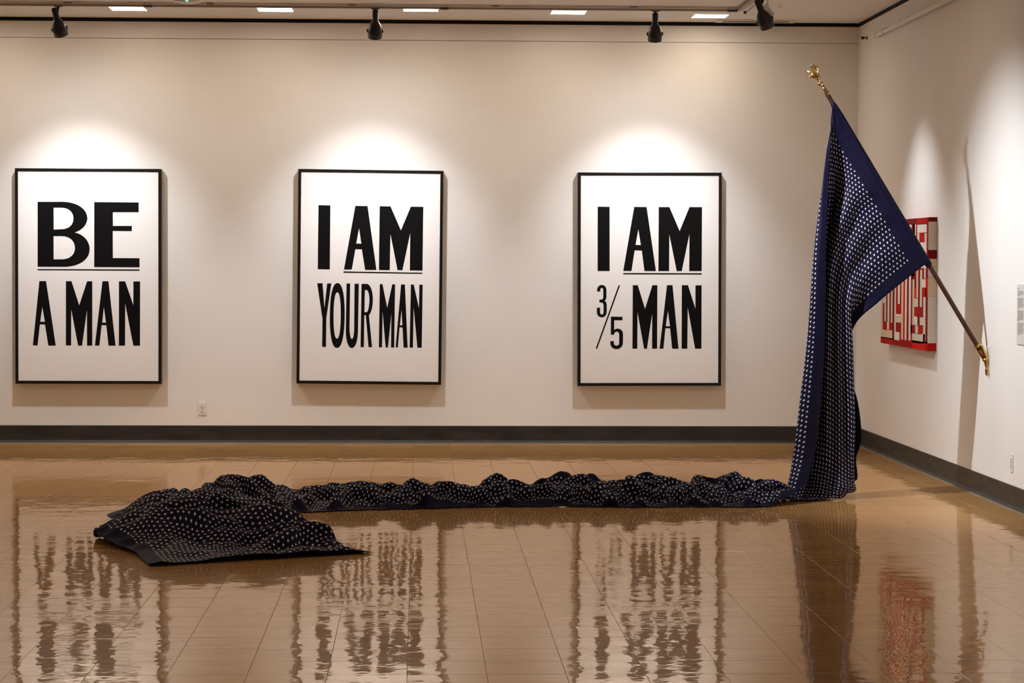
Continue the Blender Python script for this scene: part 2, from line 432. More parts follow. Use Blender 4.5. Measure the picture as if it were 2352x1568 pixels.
# ---------------------------------------------------------------- pipe along the right wall
pp = empty('wall_pipe', (XR-.035, 20.2, 3.48), 'off-white painted pipe running along the top of the right wall', 'pipe')
bm = bmesh.new(); tube(bm, [(0, 0, 0), (0, -1.05, .0)], .0165, 20); obj('pipe_run', bm, M_wall, pp, False)
bm = bmesh.new(); tube(bm, [(-.002, -1.05, 0), (-.002, -9, 0)], .021, 20); obj('pipe_run', bm, M_wall, pp)
bm = bmesh.new(); lathe(bm, [(.019, -.05), (.026, -.045), (.026, .03), (.019, .035)], (0, -1.05, 0), (0, 1, 0), 24); obj('coupling', bm, M_wall, pp)
bm = bmesh.new(); lathe(bm, [(.018, -.05), (.023, -.045), (.023, .03), (.016, .045)], (0, 0, 0), (0, 1, 0), 24)
box(bm, -.012, .035, -.014, .014, -.014, .014); obj('elbow', bm, M_wall, pp)
for y in (-.35, -2.0, -3.4):
    bm = bmesh.new(); lathe(bm, [(.0235, -.01), (.0235, .01)], (0, y, 0), (0, 1, 0), 20); box(bm, 0, .035, y-.01, y+.01, .014, .03); obj('clamp', bm, M_white, pp)
a = on(1984, 87, 0, XR-.03)
ws = empty('wall_sprinkler', (XR, a.y, a.z), 'tiny dark sidewall sprinkler head just left of the pipe end', 'sprinkler')
bm = bmesh.new(); lathe(bm, [(.016, 0), (.016, .008), (.007, .01), (.007, .03)], (0, 0, 0), (-1, 0, 0), 16); obj('body', bm, M_metal, ws)
bm = bmesh.new(); box(bm, -.05, -.03, -.018, .018, -.012, .004); box(bm, -.055, -.03, -.018, .05, .006, .010); obj('deflector', bm, M_slot, ws)

# ---------------------------------------------------------------- lettered prints
def bez(p0, c, p1, n=10, k=.6):
    p0, c, p1 = Vector(p0), Vector(c), Vector(p1); a = p0+(c-p0)*k; b = p1+(c-p1)*k; out = []
    for i in range(1, n+1):
        t = i/n; out.append(tuple(p0*(1-t)**3 + a*3*t*(1-t)**2 + b*3*t*t*(1-t) + p1*t**3))
    return out
def path(spec):
    out = []
    for q in spec:
        if len(q) == 2: out.append(tuple(map(float, q)))
        else: out += bez(out[-1], q[:2], q[2:])
    return out
def rr(x, y, rx, ry, sk=0, n=44, e=2.35):
    out = []
    for k in range(n):
        a = 2*math.pi*k/n; c, s = math.cos(a), math.sin(a)
        X = math.copysign(abs(c)**(2/e), c)*rx; Y = math.copysign(abs(s)**(2/e), s)*ry
        out.append((x+X-sk*Y, y+Y))
    return out
ART = [
 dict(corner=((93, 66), (970, 73), (90, 1357), (966, 1362)), x=-2.850, z=1.443, rot=.0, mark='left',
  letters=[
   ([(228, 268), (385, 268), (522, 275, 525, 365), (525, 430, 448, 451), (538, 470, 538, 552), (538, 650, 395, 657), (226, 656)],
    [(323, 303), (370, 303), (442, 303, 442, 368), (442, 432, 370, 432), (323, 434)], [(322, 473), (370, 473), (450, 473, 450, 545), (450, 612, 370, 612), (322, 612)]),
   ([(567, 270), (833, 273), (833, 331), (678, 331), (678, 413), (792, 413), (791, 444), (677, 443), (677, 605), (837, 607), (837, 661), (565, 659)],),
   ([(236, 742), (276, 742), (332, 1129), (288, 1129), (268, 1002), (238, 1001), (223, 1128), (195, 1127)], [(253, 898), (268, 986), (240, 985)]),
   ([(395, 743), (428, 743), (474, 888), (522, 744), (553, 744), (551, 1130), (520, 1130), (520, 918), (490, 1130), (466, 1129), (426, 913), (424, 1129), (393, 1128)],),
   ([(614, 744), (650, 744), (691, 1131), (649, 1131), (636, 1008), (608, 1007), (594, 1130), (567, 1130)], [(622, 900), (634, 992), (611, 992)]),
   ([(713, 745), (750, 745), (799, 888), (800, 746), (840, 746), (838, 1132), (798, 1131), (750, 880), (748, 1131), (711, 1131)],)],
  line=[(226, 670), (837, 674), (837, 682), (226, 677)],
  label='black-framed white print reading BE A MAN, leftmost on the back wall'),
 dict(corner=((93, 70), (966, 84), (78, 1360), (946, 1370)), x=-.424, z=1.445, rot=.0078,
  letters=[
   ([(214, 288), (285, 290), (280, 674), (208, 672)],),
   ([(435, 293), (508, 294), (560, 678), (492, 677), (473, 554), (434, 553), (412, 675), (365, 675)], [(457, 427), (470, 520), (439, 519)]),
   ([(581, 295), (646, 296), (708, 441), (768, 298), (843, 299), (837, 682), (761, 681), (764, 458), (716, 680), (687, 679), (645, 463), (640, 679), (575, 678)],),
   ([(204, 757), (236, 757), (247, 905), (264, 758), (289, 758), (258, 966), (255, 1140), (232, 1139), (235, 970)],),
   (rr(323.5, 951, 44.5, 195, .012), rr(323, 951, 21.5, 139, .012)),
   ([(380, 759), (402, 759), (397, 1030), (398, 1092, 411, 1092), (424, 1092, 425, 1030), (428, 760), (454, 760), (448, 1040), (446, 1147, 411, 1147), (374, 1147, 375, 1040)],),
   ([(470, 761), (500, 761), (539, 764, 538, 860), (536, 930, 514, 949), (532, 1142), (511, 1142), (495, 950), (486, 950), (483, 1142), (463, 1141)],
    [(490, 798), (499, 798), (518, 800, 517, 862), (514, 930, 500, 931), (487, 932)]),
   ([(580, 763), (596, 763), (624, 905), (655, 764), (672, 764), (665, 1145), (646, 1145), (649, 940), (628, 1144), (614, 1144), (596, 930), (592, 1143), (573, 1143)],),
   ([(708, 765), (731, 766), (746, 1146), (722, 1145), (716, 1024), (698, 1023), (687, 1144), (674, 1144)], [(710, 918), (715, 1011), (700, 1011)]),
   ([(767, 766), (784, 766), (815, 908), (818, 767), (838, 767), (831, 1147), (805, 1146), (783, 905), (778, 1146), (758, 1145)],)],
  line=[(362, 686), (836, 695), (836, 702), (362, 694)],
  label='black-framed white print reading I AM YOUR MAN, middle of the three, hanging slightly askew'),
 dict(corner=((72, 93), (935, 95), (72, 1377), (935, 1375)), x=2.008, z=1.435, rot=-.0035,
  letters=[
   ([(191, 299), (262, 300), (263, 685), (191, 685)],),
   ([(410, 300), (484, 301), (541, 685), (472, 685), (456, 562), (413, 561), (394, 685), (345, 684)], [(435, 434), (450, 529), (418, 528)]),
   ([(557, 301), (621, 301), (683, 445), (742, 301), (817, 301), (816, 685), (741, 685), (742, 463), (696, 685), (666, 685), (621, 466), (620, 685), (556, 685)],),
   ([(188, 808), (188, 800), (188, 769, 216, 769), (244, 769, 244, 800), (244, 838), (244, 858, 233, 864), (246, 870, 246, 890), (246, 930), (246, 963, 216, 963), (187, 963, 187, 930), (187, 905), (206, 905), (206, 930), (206, 946, 216, 946), (227, 946, 227, 930), (227, 892), (227, 874, 214, 874), (202, 873), (202, 857), (212, 857), (225, 857, 225, 840), (225, 800), (225, 786, 216, 786), (207, 786, 207, 800), (207, 808)],),
   ([(317, 770), (326, 770), (189, 1152), (180, 1152)],),
   ([(271, 959), (341, 960), (341, 981), (291, 981), (291, 1040), (297, 1031, 312, 1031), (344, 1031, 344, 1065), (344, 1114), (344, 1154, 305, 1154), (268, 1154, 268, 1118), (268, 1106), (289, 1106), (289, 1116), (289, 1133, 305, 1133), (321, 1133, 321, 1116), (321, 1070), (321, 1049, 306, 1049), (291, 1049, 291, 1067), (271, 1067)],),
   ([(402, 770), (432, 770), (476, 912), (520, 770), (550, 770), (549, 1152), (519, 1152), (519, 943), (488, 1152), (471, 1152), (431, 933), (430, 1152), (401, 1152)],),
   ([(608, 770), (641, 770), (678, 1152), (640, 1152), (627, 1029), (599, 1029), (587, 1152), (564, 1152)], [(614, 925), (626, 1017), (601, 1017)]),
   ([(697, 770), (734, 770), (779, 911), (779, 771), (816, 771), (816, 1152), (778, 1152), (733, 905), (731, 1152), (697, 1152)],)],
  line=[(345, 697), (816, 698), (816, 706), (345, 705)],
  label='black-framed white print reading I AM 3/5 MAN, nearest the flag'),
]
PW, PH, PD = 1.254, 1.856, .078
def ink(bm, loops, y):
    loops = [[Vector((p[0], p[1], 0)) for p in L] for L in loops]
    flat = [v for L in loops for v in L]
    vs = [bm.verts.new((v.x, y, v.y)) for v in flat]
    for tri in tessellate_polygon(loops):
        try: bm.faces.new([vs[i] for i in tri])
        except ValueError: pass
    k = 0
    for L in loops:
        n = len(L); bk = [bm.verts.new((v.x, y+.0006, v.y)) for v in L]
        for i in range(n):
            bm.faces.new((vs[k+i], vs[k+(i+1) % n], bk[(i+1) % n], bk[i]))
        k += n
    bmesh.ops.recalc_face_normals(bm, faces=bm.faces[:])
for A in ART:
    src = np.array([[x, y, 1] for x, y in A['corner']], float)
    dst = np.array([[-PW/2, PH/2], [PW/2, PH/2], [-PW/2, -PH/2], [PW/2, -PH/2]])
    K = np.linalg.lstsq(src, dst, rcond=None)[0]
    loc = lambda pts: [tuple(np.array([p[0], p[1], 1.0]) @ K) for p in pts]
    o = empty('framed_print', (A['x'], D-.002, A['z']), A['label'], 'picture', 'framed text prints on the back wall')
    o.rotation_euler = (0, A['rot'], 0)
    fw = .0255
    for a, b, c, d in ((-PW/2, PW/2, PH/2-fw, PH/2), (-PW/2, PW/2, -PH/2, -PH/2+fw)):
        bx('frame_rail', (a, b, -PD, 0, c, d), M_frame, o, .002)
    for a, b in ((-PW/2, -PW/2+fw), (PW/2-fw, PW/2)):
        bx('frame_rail', (a, b, -PD+.0003, 0, -PH/2+fw, PH/2-fw), M_frame, o, .002)
    panel = bx('panel', (-PW/2+fw, PW/2-fw, -PD+.006, -PD+.018, -PH/2+fw, PH/2-fw), M_panelw, o)
    yy = -PD+.006-.0009
    for L in A['letters']:
        bm = bmesh.new(); ink(bm, [loc(path(s)) for s in L], yy); obj('letter', bm, M_ink, panel)
    bm = bmesh.new(); ink(bm, [loc(A['line'])], yy); obj('underline', bm, M_ink, panel)


# ---------------------------------------------------------------- star banner: pole, finial, bracket, cloth
YP = 16.2                                             # the pole leans out from the wall in this plane
PT, PB = on(1914, 240, 1, YP), on(2131, 604, 1, YP)   # ends of the sleeve on the pole
pd = (PB-PT).normalized()
WB = (PB-PT).length
def band_mat():
    m = mat('navy star cloth', (.02, .02, .08), .62, spec=.25); t = NT(m)
    uv = t.n('ShaderNodeUVMap'); uv.uv_map = 'UVMap'
    sep = t.n('ShaderNodeSeparateXYZ'); t.l(uv.outputs[0], sep.inputs[0]); U, V = sep.outputs[0], sep.outputs[1]
    SU, SV, R = .0571, .0330, .0089
    def star(off):
        x = t.math('MULTIPLY', t.math('SUBTRACT', t.math('FRACT', t.math('ADD', t.math('DIVIDE', U, SU), off)), .5), SU)
        y = t.math('MULTIPLY', t.math('SUBTRACT', t.math('FRACT', t.math('ADD', t.math('DIVIDE', V, SV), off)), .5), SV)
        a = t.math('ADD', t.math('ARCTAN2', x, t.math('MULTIPLY', y, -1)), math.pi*4+math.pi/5+STAR_ROT)
        s = 2*math.pi/5
        b = t.math('ABSOLUTE', t.math('SUBTRACT', t.math('MODULO', a, s), s/2))
        r = t.math('SQRT', t.math('ADD', t.math('MULTIPLY', x, x), t.math('MULTIPLY', y, y)))
        ri = .40*R; nx, ny = ri*math.sin(s/2), R-ri*math.cos(s/2); L = math.hypot(nx, ny)
        px, py = t.math('MULTIPLY', r, t.math('COSINE', b)), t.math('MULTIPLY', r, t.math('SINE', b))
        return t.math('LESS_THAN', t.math('ADD', t.math('MULTIPLY', px, nx/L), t.math('MULTIPLY', py, ny/L)), R*nx/L)
    st = t.math('MAXIMUM', star(0.0), star(.5))
    hem = .066
    ins = t.math('MULTIPLY', t.math('GREATER_THAN', U, SU*1.25), t.math('LESS_THAN', U, SU*.5*(round((WB-hem)/(SU*.5))-.5)))
    ins = t.math('MULTIPLY', ins, t.math('MULTIPLY', t.math('GREATER_THAN', V, SV*3.75), t.math('LESS_THAN', V, SV*.5*(round((VEND-hem)/(SV*.5))-.5))))
    st = t.math('MULTIPLY', st, ins)
    n = t.noise(t.mapping(uv.outputs[0], (900, 900, 1)), 1, 1)
    navy = t.mix(n, (.0052, .0045, .021), (.0075, .0066, .029))
    t.l(t.mix(st, navy, (.78, .77, .80)), t.b.inputs['Base Color'])
    t.b.inputs['Specular IOR Level'].default_value = .12; t.b.inputs['Sheen Weight'].default_value = .0; t.b.inputs['Sheen Roughness'].default_value = .4
    t.b.inputs['Sheen Tint'].default_value = (.35, .35, .9, 1)
    return m
STAR_ROT = 0.0
DS = .0245
NJ = int(round(WB/DS))+1
VEND = 11.6
NI = int(round(VEND/DS))+1
VEND = (NI-1)*DS
us = np.linspace(0, WB, NJ); vs_ = np.arange(NI)*DS
def smooth_interp(xs, ks, vals):
    """Catmull-Rom style interpolation of rows of values"""
    ks = np.array(ks, float); vals = np.array(vals, float)
    mks = np.gradient(vals, ks, axis=0)
    i = np.clip(np.searchsorted(ks, xs)-1, 0, len(ks)-2); h = (ks[i+1]-ks[i]); t = np.clip((xs-ks[i])/h, 0, 1)
    sh = (-1,)+(1,)*(vals.ndim-1); t = t.reshape(sh); h = h.reshape(sh)
    return (2*t**3-3*t**2+1)*vals[i] + (t**3-2*t**2+t)*h*mks[i] + (-2*t**3+3*t**2)*vals[i+1] + (t**3-t**2)*h*mks[i+1]

# hanging part: at each station a list (u fraction, photo x, photo y, depth) of the cross-section
UF = [0, .052, .150, .25, .40, .51, .57, .62, .67, .71, .75, .82, .91, 1.0]
UF0 = [0, .055, .125, .23, .35, .45, .52, .58, .66, .73, .81, .87, .94, 1.0]
def sect(xs, ys, ds): return [(x, y, d) for x, y, d in zip(xs, ys, ds)]
pole = [(1913+216*f, 241+364*f, -.022) for f in UF]
HANG = [
 (0.00, pole),
 (0.22, sect([1908, 1904, 1905, 1921, 1942, 1960, 1974, 1988, 2006, 2021, 2040, 2054, 2069, 2080],
             [308, 322, 338, 368, 402, 434, 458, 480, 510, 538, 572, 596, 620, 641],
             [-.03, -.03, .0, .035, -.005, .025, -.02, .01, -.02, .01, -.02, .0, 0, 0])),
 (0.45, sect([1902, 1893, 1893, 1917, 1916, 1928, 1936, 1947, 1962, 1973, 1988, 1997, 2008, 2018],
             [385, 396, 410, 438, 468, 500, 522, 542, 572, 596, 626, 648, 670, 692],
             [-.05, -.05, .0, .07, .05, .0, -.035, .01, -.03, .02, -.02, .01, .0, 0])),
 (0.68, sect([1899, 1887, 1884, 1915, 1900, 1903, 1912, 1922, 1934, 1941, 1951, 1957, 1950, 1964],
             [463, 472, 487, 514, 545, 576, 594, 610, 638, 662, 690, 706, 722, 740],
             [-.07, -.07, -.01, .09, .08, .01, -.03, .0, -.04, .01, -.04, -.01, .05, .03])),
 (0.95, sect([1896, 1879, 1872, 1914, 1880, 1894, 1903, 1914, 1926, 1936, 1950, 1961, 1930, 1940],
             [556, 562, 575, 602, 635, 668, 688, 704, 732, 756, 782, 798, 814, 830],
             [-.10, -.10, -.04, .10, .12, .03, -.02, .0, -.04, .0, -.05, .02, .08, .10])),
 (1.25, sect([1896, 1877, 1861, 1910, 1872, 1890, 1901, 1912, 1926, 1936, 1952, 1964, 1938, 1972],
             [658, 664, 676, 702, 738, 770, 788, 806, 834, 858, 884, 900, 914, 928],
             [-.11, -.12, -.06, .10, .13, .03, -.02, .0, -.04, .0, -.05, .02, .09, .03])),
 (1.50, sect([1895, 1875, 1853, 1905, 1866, 1886, 1899, 1912, 1928, 1939, 1955, 1966, 1945, 1979],
             [744, 750, 762, 786, 822, 856, 875, 892, 920, 944, 970, 986, 998, 1006],
             [-.12, -.13, -.09, .09, .14, .04, -.02, .0, -.04, .0, -.06, .02, .09, .03])),
 (1.72, sect([1894, 1871, 1844, 1900, 1862, 1884, 1898, 1912, 1928, 1940, 1954, 1962, 1938, 1966],
             [820, 825, 837, 862, 898, 930, 950, 966, 994, 1018, 1042, 1050, 1052, 1054],
             [-.13, -.15, -.11, .07, .13, .04, -.02, .0, -.05, .0, -.05, .02, .09, .07])),
 (1.92, sect([1890, 1866, 1834, 1892, 1856, 1882, 1898, 1912, 1928, 1942, 1955, 1963, 1942, 1968],
             [888, 893, 905, 930, 966, 996, 1016, 1034, 1060, 1082, 1098, 1100, 1098, 1094],
             [-.14, -.17, -.13, .04, .12, .03, -.03, -.02, -.07, -.04, -.04, .02, .10, .08])),
 (2.15, sect([1884, 1858, 1824, 1880, 1850, 1876, 1894, 1908, 1926, 1938, 1950, 1958, 1962, 1950],
             [968, 974, 986, 1010, 1044, 1074, 1092, 1106, 1122, 1130, 1132, 1126, 1118, 1112],
             [-.16, -.20, -.16, .02, .08, -.02, -.06, -.08, -.12, -.10, -.04, .04, .14, .26])),
 (2.38, sect([1874, 1848, 1813, 1860, 1842, 1866, 1884, 1898, 1912, 1920, 1922, 1918, 1905, 1885],
             [1046, 1054, 1066, 1088, 1112, 1130, 1138, 1144, 1146, 1144, 1138, 1130, 1122, 1116],
             [-.20, -.24, -.19, -.04, .02, -.08, -.12, -.14, -.14, -.08, .02, .14, .26, .38])),
 (2.60, sect([1850, 1828, 1803, 1835, 1828, 1845, 1858, 1866, 1870, 1868, 1862, 1855, 1845, 1830],
             [1116, 1120, 1128, 1138, 1148, 1153, 1155, 1154, 1150, 1146, 1138, 1130, 1122, 1116],
             [-.30, -.32, -.26, -.14, -.12, -.18, -.20, -.18, -.12, -.02, .10, .20, .32, .42])),
]
for k_ in (1, 2):
    HANG[k_] = (HANG[k_][0], [tuple(np.interp(u_, UF0, [q[c_] for q in HANG[k_][1]]) for c_ in range(3)) for u_ in UF])
def px_world(a):
    out = np.zeros(a.shape)
    fw_, r_, u_ = np.array(fwd), np.array(rgt), np.array(upv)
    v = r_*((a[..., 0:1]-1176)/FPX) - u_*((a[..., 1:2]-784)/FPX) + fw_
    t = (YP+a[..., 2:3])/v[..., 1:2]
    return np.array(CAM)+v*t
hk = [h[0] for h in HANG]
harr = px_world(np.array([h[1] for h in HANG], float))
harr = smooth_interp(us/WB, UF, harr.transpose(1, 0, 2)).transpose(1, 0, 2)     # stations x NJ x 3
VH = 2.60
nh = int(VH/DS)+1
hang = smooth_interp(vs_[:nh], hk, harr)
# floor part: front edge and back edge of each station (x, y) with the length already used up
GROUND = [
 # v, front edge x,y, back edge x,y
 (2.60, None),
 (3.00, (2.26, 15.64), (2.40, 16.30)),
 (3.60, (1.86, 15.62), (1.96, 16.26)),
 (4.25, (1.40, 15.60), (1.46, 16.22)),
 (4.90, (.93, 15.64), (.95, 16.24)),
 (5.55, (.46, 15.62), (.44, 16.24)),
 (6.20, (.0, 15.50), (-.12, 16.22)),
 (6.85, (-.42, 15.40), (-.72, 16.26)),
 (7.45, (-.80, 15.22), (-1.28, 16.10)),
 (8.20, (-.95, 14.98), (-1.72, 15.60)),
 (8.81, (-.90, 14.76), (-1.90, 14.95)),
 (9.35, (-.82, 14.40), (-1.78, 14.45)),
 (9.90, (-.72, 13.98), (-1.84, 14.00)),
 (10.44, (-.68, 13.72), (-1.78, 13.60)),
 (11.05, (-.44, 13.42), (-1.52, 13.08)),
 (VEND, (-.235, 13.14), (-1.385, 12.56)),
]
e0 = hang[-1]
rng = np.random.RandomState(5)
gk = [g[0] for g in GROUND]
garr = []
for g in GROUND:
    if g[1] is None: garr.append(e0[:, :2]); continue
    f = us/WB; a, b = np.array(g[1]), np.array(g[2]); garr.append(a[None]*(1-f[:, None]) + b[None]*f[:, None])
grd = smooth_interp(vs_[nh:], gk, np.array(garr))
P = np.zeros((NI, NJ, 3)); P[:nh] = hang; P[nh:, :, :2] = grd
f = us/WB
V2, U2 = np.meshgrid(vs_[nh:], us, indexing='ij')
F2 = U2/WB
def sst(x, a, b):
    t = np.clip((x-a)/(b-a), 0, 1); return t*t*(3-2*t)
def vnoise(x, y, seed, oct=2):
    """smooth value noise"""
    out = 0; amp = 1
    for o_ in range(oct):
        r = np.random.RandomState(seed+o_*17).rand(64, 64)
        xi, yi = np.floor(x).astype(int), np.floor(y).astype(int); fx, fy = x-xi, y-yi
        fx = fx*fx*(3-2*fx); fy = fy*fy*(3-2*fy); g = lambda a, b: r[a % 64, b % 64]
        out = out + amp*((g(xi, yi)*(1-fx)+g(xi+1, yi)*fx)*(1-fy)+(g(xi, yi+1)*(1-fx)+g(xi+1, yi+1)*fx)*fy)
        x, y, amp = x*2.1, y*2.1, amp*.5
    return out/1.5
# two long humps lying along the run, broken by ruffles across it
run = 1-sst(V2, 7.0, 7.9)
ph = .5*np.sin(1.7*V2)+.4*np.sin(3.9*V2+1)
rdg = lambda x, y, sd, o=1: 1-np.abs(2*vnoise(x, y, sd, o)-1)
humps = np.abs(np.sin(np.pi*1.5*F2**.9+.3*ph*np.sin(np.pi*F2)))**.8
r1 = rdg(V2*1.9+.5*np.sin(U2*3), U2*.8, 11)**1.5
r2 = rdg(V2*4.3+1.2*U2, U2*1.6, 61)**2.2
r3 = rdg(V2*3.2-2.0*U2, U2*2.4+V2*.4, 23)**2.5
z_run = humps*(.026+.066*r1+.030*r2)*(.5+.6*F2)+.035*r3*sst(U2, 0, .3)
# crossing folds where it turns and fans out
c1 = rdg(V2*2.3+.7*U2, U2*.9+3, 31)
c2 = rdg(V2*2.9-1.6*U2, U2*1.7+V2*.5, 47)
c3 = rdg(V2*5.2+1.1*U2, U2*1.4, 71)
fan = .105*c1**1.8+.075*c2**2.2+.035*c3**2
z_fan = fan*(.30+.70*np.clip(np.sin(np.pi*F2)*1.7, 0, 1))*(1-.85*sst(V2, VEND-.9, VEND))
P[nh:, :, 2] = .012 + (z_run*run+z_fan*(1-run))*sst(F2, 0, .07)
b0 = sst(V2, VH, VH+.45)
P[nh:, :, 2] = P[nh:, :, 2]*b0 + e0[None, :, 2]*(1-b0)
P[:, :, 2] = np.maximum(P[:, :, 2], .006)
P[nh:, :, :2] += rng.normal(0, .0015, P[nh:, :, :2].shape)
TGT = P.copy()
att = np.zeros((NI, 1)); vv = vs_[:, None]
att = np.where(vv < 2.2, .30, np.where(vv < 2.8, .30-(vv-2.2)/.6*.27, .03))
att = np.repeat(att, NJ, 1); att[:, :2] = np.maximum(att[:, :2], .10); att[:, -1] = np.maximum(att[:, -1], .08)
att[0] = 1; att[-2:] = .5
att = att[:, :, None]
def cons(P, sa, sb, rest, k, comp=1.0):
    d = P[sb]-P[sa]; L = np.sqrt((d*d).sum(-1, keepdims=True))+1e-9
    c = (L-rest)/L*.5*k
    if comp != 1.0: c = np.where(L < rest, c*comp, c)
    P[sa] += d*c; P[sb] -= d*c
S = slice
def grids(n, m, di, dj):
    """pairs (i,j)-(i+di,j+dj) split in two independent sets"""
    out = []
    A = np.arange(n*m).reshape(n, m)
    a = A[:n-di, (0 if dj >= 0 else -dj):(m-dj if dj >= 0 else m)]; b = A[di:, (dj if dj >= 0 else 0):(m if dj >= 0 else m+dj)]
    for par in (0, 1):
        if di: ii = (np.arange(a.shape[0])//di) % 2 == par; out.append((a[ii].ravel(), b[ii].ravel()))
        else:
            jj = (np.arange(a.shape[1])//dj) % 2 == par; out.append((a[:, jj].ravel(), b[:, jj].ravel()))
    return out
du = us[1]
CO = []
for g in grids(NI, NJ, 0, 1): CO.append((g, du, .9, 1))
for g in grids(NI, NJ, 1, 0): CO.append((g, DS, .9, 1))
for g in grids(NI, NJ, 1, 1)+grids(NI, NJ, 1, -1): CO.append((g, math.hypot(du, DS), .25, 1))
for g in grids(NI, NJ, 4, 0): CO.append((g, 4*DS*.97, .16, 1))
for g in grids(NI, NJ, 0, 4): CO.append((g, 4*du*.97, .12, 1))
F_ = P.reshape(-1, 3); A_ = att.reshape(-1, 1); T_ = TGT.reshape(-1, 3)
for it in range(ITERS):
    F_[:, 2] -= .0006*(A_[:, 0] < .2)
    for (ga, gb), rest, k, cmpn in CO: cons(F_, ga, gb, rest, k, cmpn)
    prev_low = F_[:, 2] < .006
    F_[:, 2] = np.where(prev_low, .006+.0*F_[:, 2], F_[:, 2])
    F_ += (T_-F_)*A_*np.array([1, 1, .6])
    F_[:, 2] = np.maximum(F_[:, 2], .005)
P = F_.reshape(NI, NJ, 3)
# fine creases on the part that lies on the floor
gz = sst(V2, VH+.25, VH+.7)
gv = np.clip((V2-VH-.1)/.4, 0, 1)*sst(F2, 0, .06)*sst(-F2, -1, -.94)*(1-.6*sst(V2, VEND-.5, VEND))
k1 = rdg(V2*7.5+2.5*U2, U2*3.2-V2*.8, 83)**2; k2 = rdg(V2*5.5-3.5*U2, U2*5.0+V2*.6, 91)**2; k3 = vnoise(V2*2.2, U2*2.2, 97); k4 = rdg(V2*9+6*U2, U2*6-V2*3, 101, 1)**3; k5 = rdg(V2*8-7*U2, U2*7+V2*2, 113, 1)**3
P[nh:, :, 2] += gv*(.052*k1*(.3+k3)+.046*k2*(1.3-k3)+.022*k4+.020*k5-.034)
P[nh:, :, 1] += gv*(.030*(k1-.4)); P[nh:, :, 0] += gv*(.034*(k2-.4))
P[:, :, 2] = np.maximum(P[:, :, 2], .005)
P[nh:, :, 2] = .006+(P[nh:, :, 2]-.006)*(1-gz+gz*sst(F2, .015, .075))
# light smoothing of single-cell jitter
for _ in range(1):
    Q = P.copy(); Q[1:-1, 1:-1] = .5*P[1:-1, 1:-1] + .125*(P[2:, 1:-1]+P[:-2, 1:-1]+P[1:-1, 2:]+P[1:-1, :-2]); P = Q
me = bpy.data.meshes.new('cloth')
idx = np.arange(NI*NJ).reshape(NI, NJ)
q = np.stack([idx[:-1, :-1], idx[:-1, 1:], idx[1:, 1:], idx[1:, :-1]], -1).reshape(-1, 4)
me.from_pydata(P.reshape(-1, 3).tolist(), [], q.tolist())
uvl = me.uv_layers.new(name='UVMap')
li = q.ravel(); uvs = np.stack([us[li % NJ], vs_[li//NJ]], -1).astype('f')
uvl.data.foreach_set('uv', uvs.ravel())
me.materials.append(band_mat()); me.polygons.foreach_set('use_smooth', [True]*len(me.polygons))
fo = empty('flag', PB, 'very long navy flag with white stars hanging from a pole and trailing along the floor', 'flag')
cl = bpy.data.objects.new('cloth', me); C.objects.link(cl); cl.parent = fo; cl.matrix_parent_inverse = Matrix.Translation(-Vector(PB))
md = cl.modifiers.new('sub', 'SUBSURF'); md.levels = 1; md.render_levels = 1
md = cl.modifiers.new('thick', 'SOLIDIFY'); md.thickness = .0016; md.offset = 0
def fpart(name, bm, m, smooth=False):
    o = obj(name, bm, m, fo, smooth); o.matrix_parent_inverse = Matrix.Translation(-Vector(PB)); return o
# pole and ferrule
pe = on(2247, 798, 1, YP); pt = PT - pd*.095
bm = bmesh.new(); lathe(bm, [(.0, 0), (.0135, 0), (.0155, .02), (.0155, (pe-pt).length-.01), (.0155, (pe-pt).length+.02), (0, (pe-pt).length+.02)], pt, pe-pt, 24, cap=False)
fpart('pole', bm, M_wood, True)
bm = bmesh.new(); L = WB+.03; lathe(bm, [(.0165, 0), (.020, .02), (.0235, .10), (.0235, L-.01), (.0215, L)], PT-pd*.01, pd, 20)
fpart('sleeve', bm, mat('navy sleeve', (.0065, .0056, .025), .7, spec=.15), True)
fa, fb = on(1888, 196, 1, YP), on(1902, 217, 1, YP)
bm = bmesh.new(); LL = (fb-fa).length; lathe(bm, [(0, 0), (.0105, 0), (.0115, LL*.5), (.014, LL-.02), (.017, LL-.012), (.017, LL), (0, LL)], fa, fb-fa, 20, cap=False)
fpart('ferrule', bm, M_brass, True)
# eagle finial
fin = empty('finial', (0, 0, 0), None, None); fin.parent = fo; fin.matrix_parent_inverse = Matrix.Translation(-Vector(PB))
def fp(name, bm, m, smooth=True): return obj(name, bm, m, fin, smooth)
E0 = on(1884, 192, 1, YP); PX = 16.2/FPX
ax_ = -pd; side_ = Vector((0, -1, 0)); out_ = ax_.cross(Vector((0, 1, 0))).normalized()
if out_.x > 0: out_ = -out_           # points to the upper left / lower left of the pole
bm = bmesh.new(); bmesh.ops.create_uvsphere(bm, u_segments=24, v_segments=14, radius=.021); bmesh.ops.translate(bm, verts=bm.verts, vec=E0); fp('ball', bm, M_gold)
def W3(x, y, dz=0): return on(x, y, 1, YP+dz)
bm = bmesh.new(); tube(bm, [W3(1883, 188), W3(1880, 180), W3(1875.5, 172), W3(1871, 166), W3(1868, 164)], [.009, .014, .018, .016, .009], 16); fp('body', bm, M_gold)
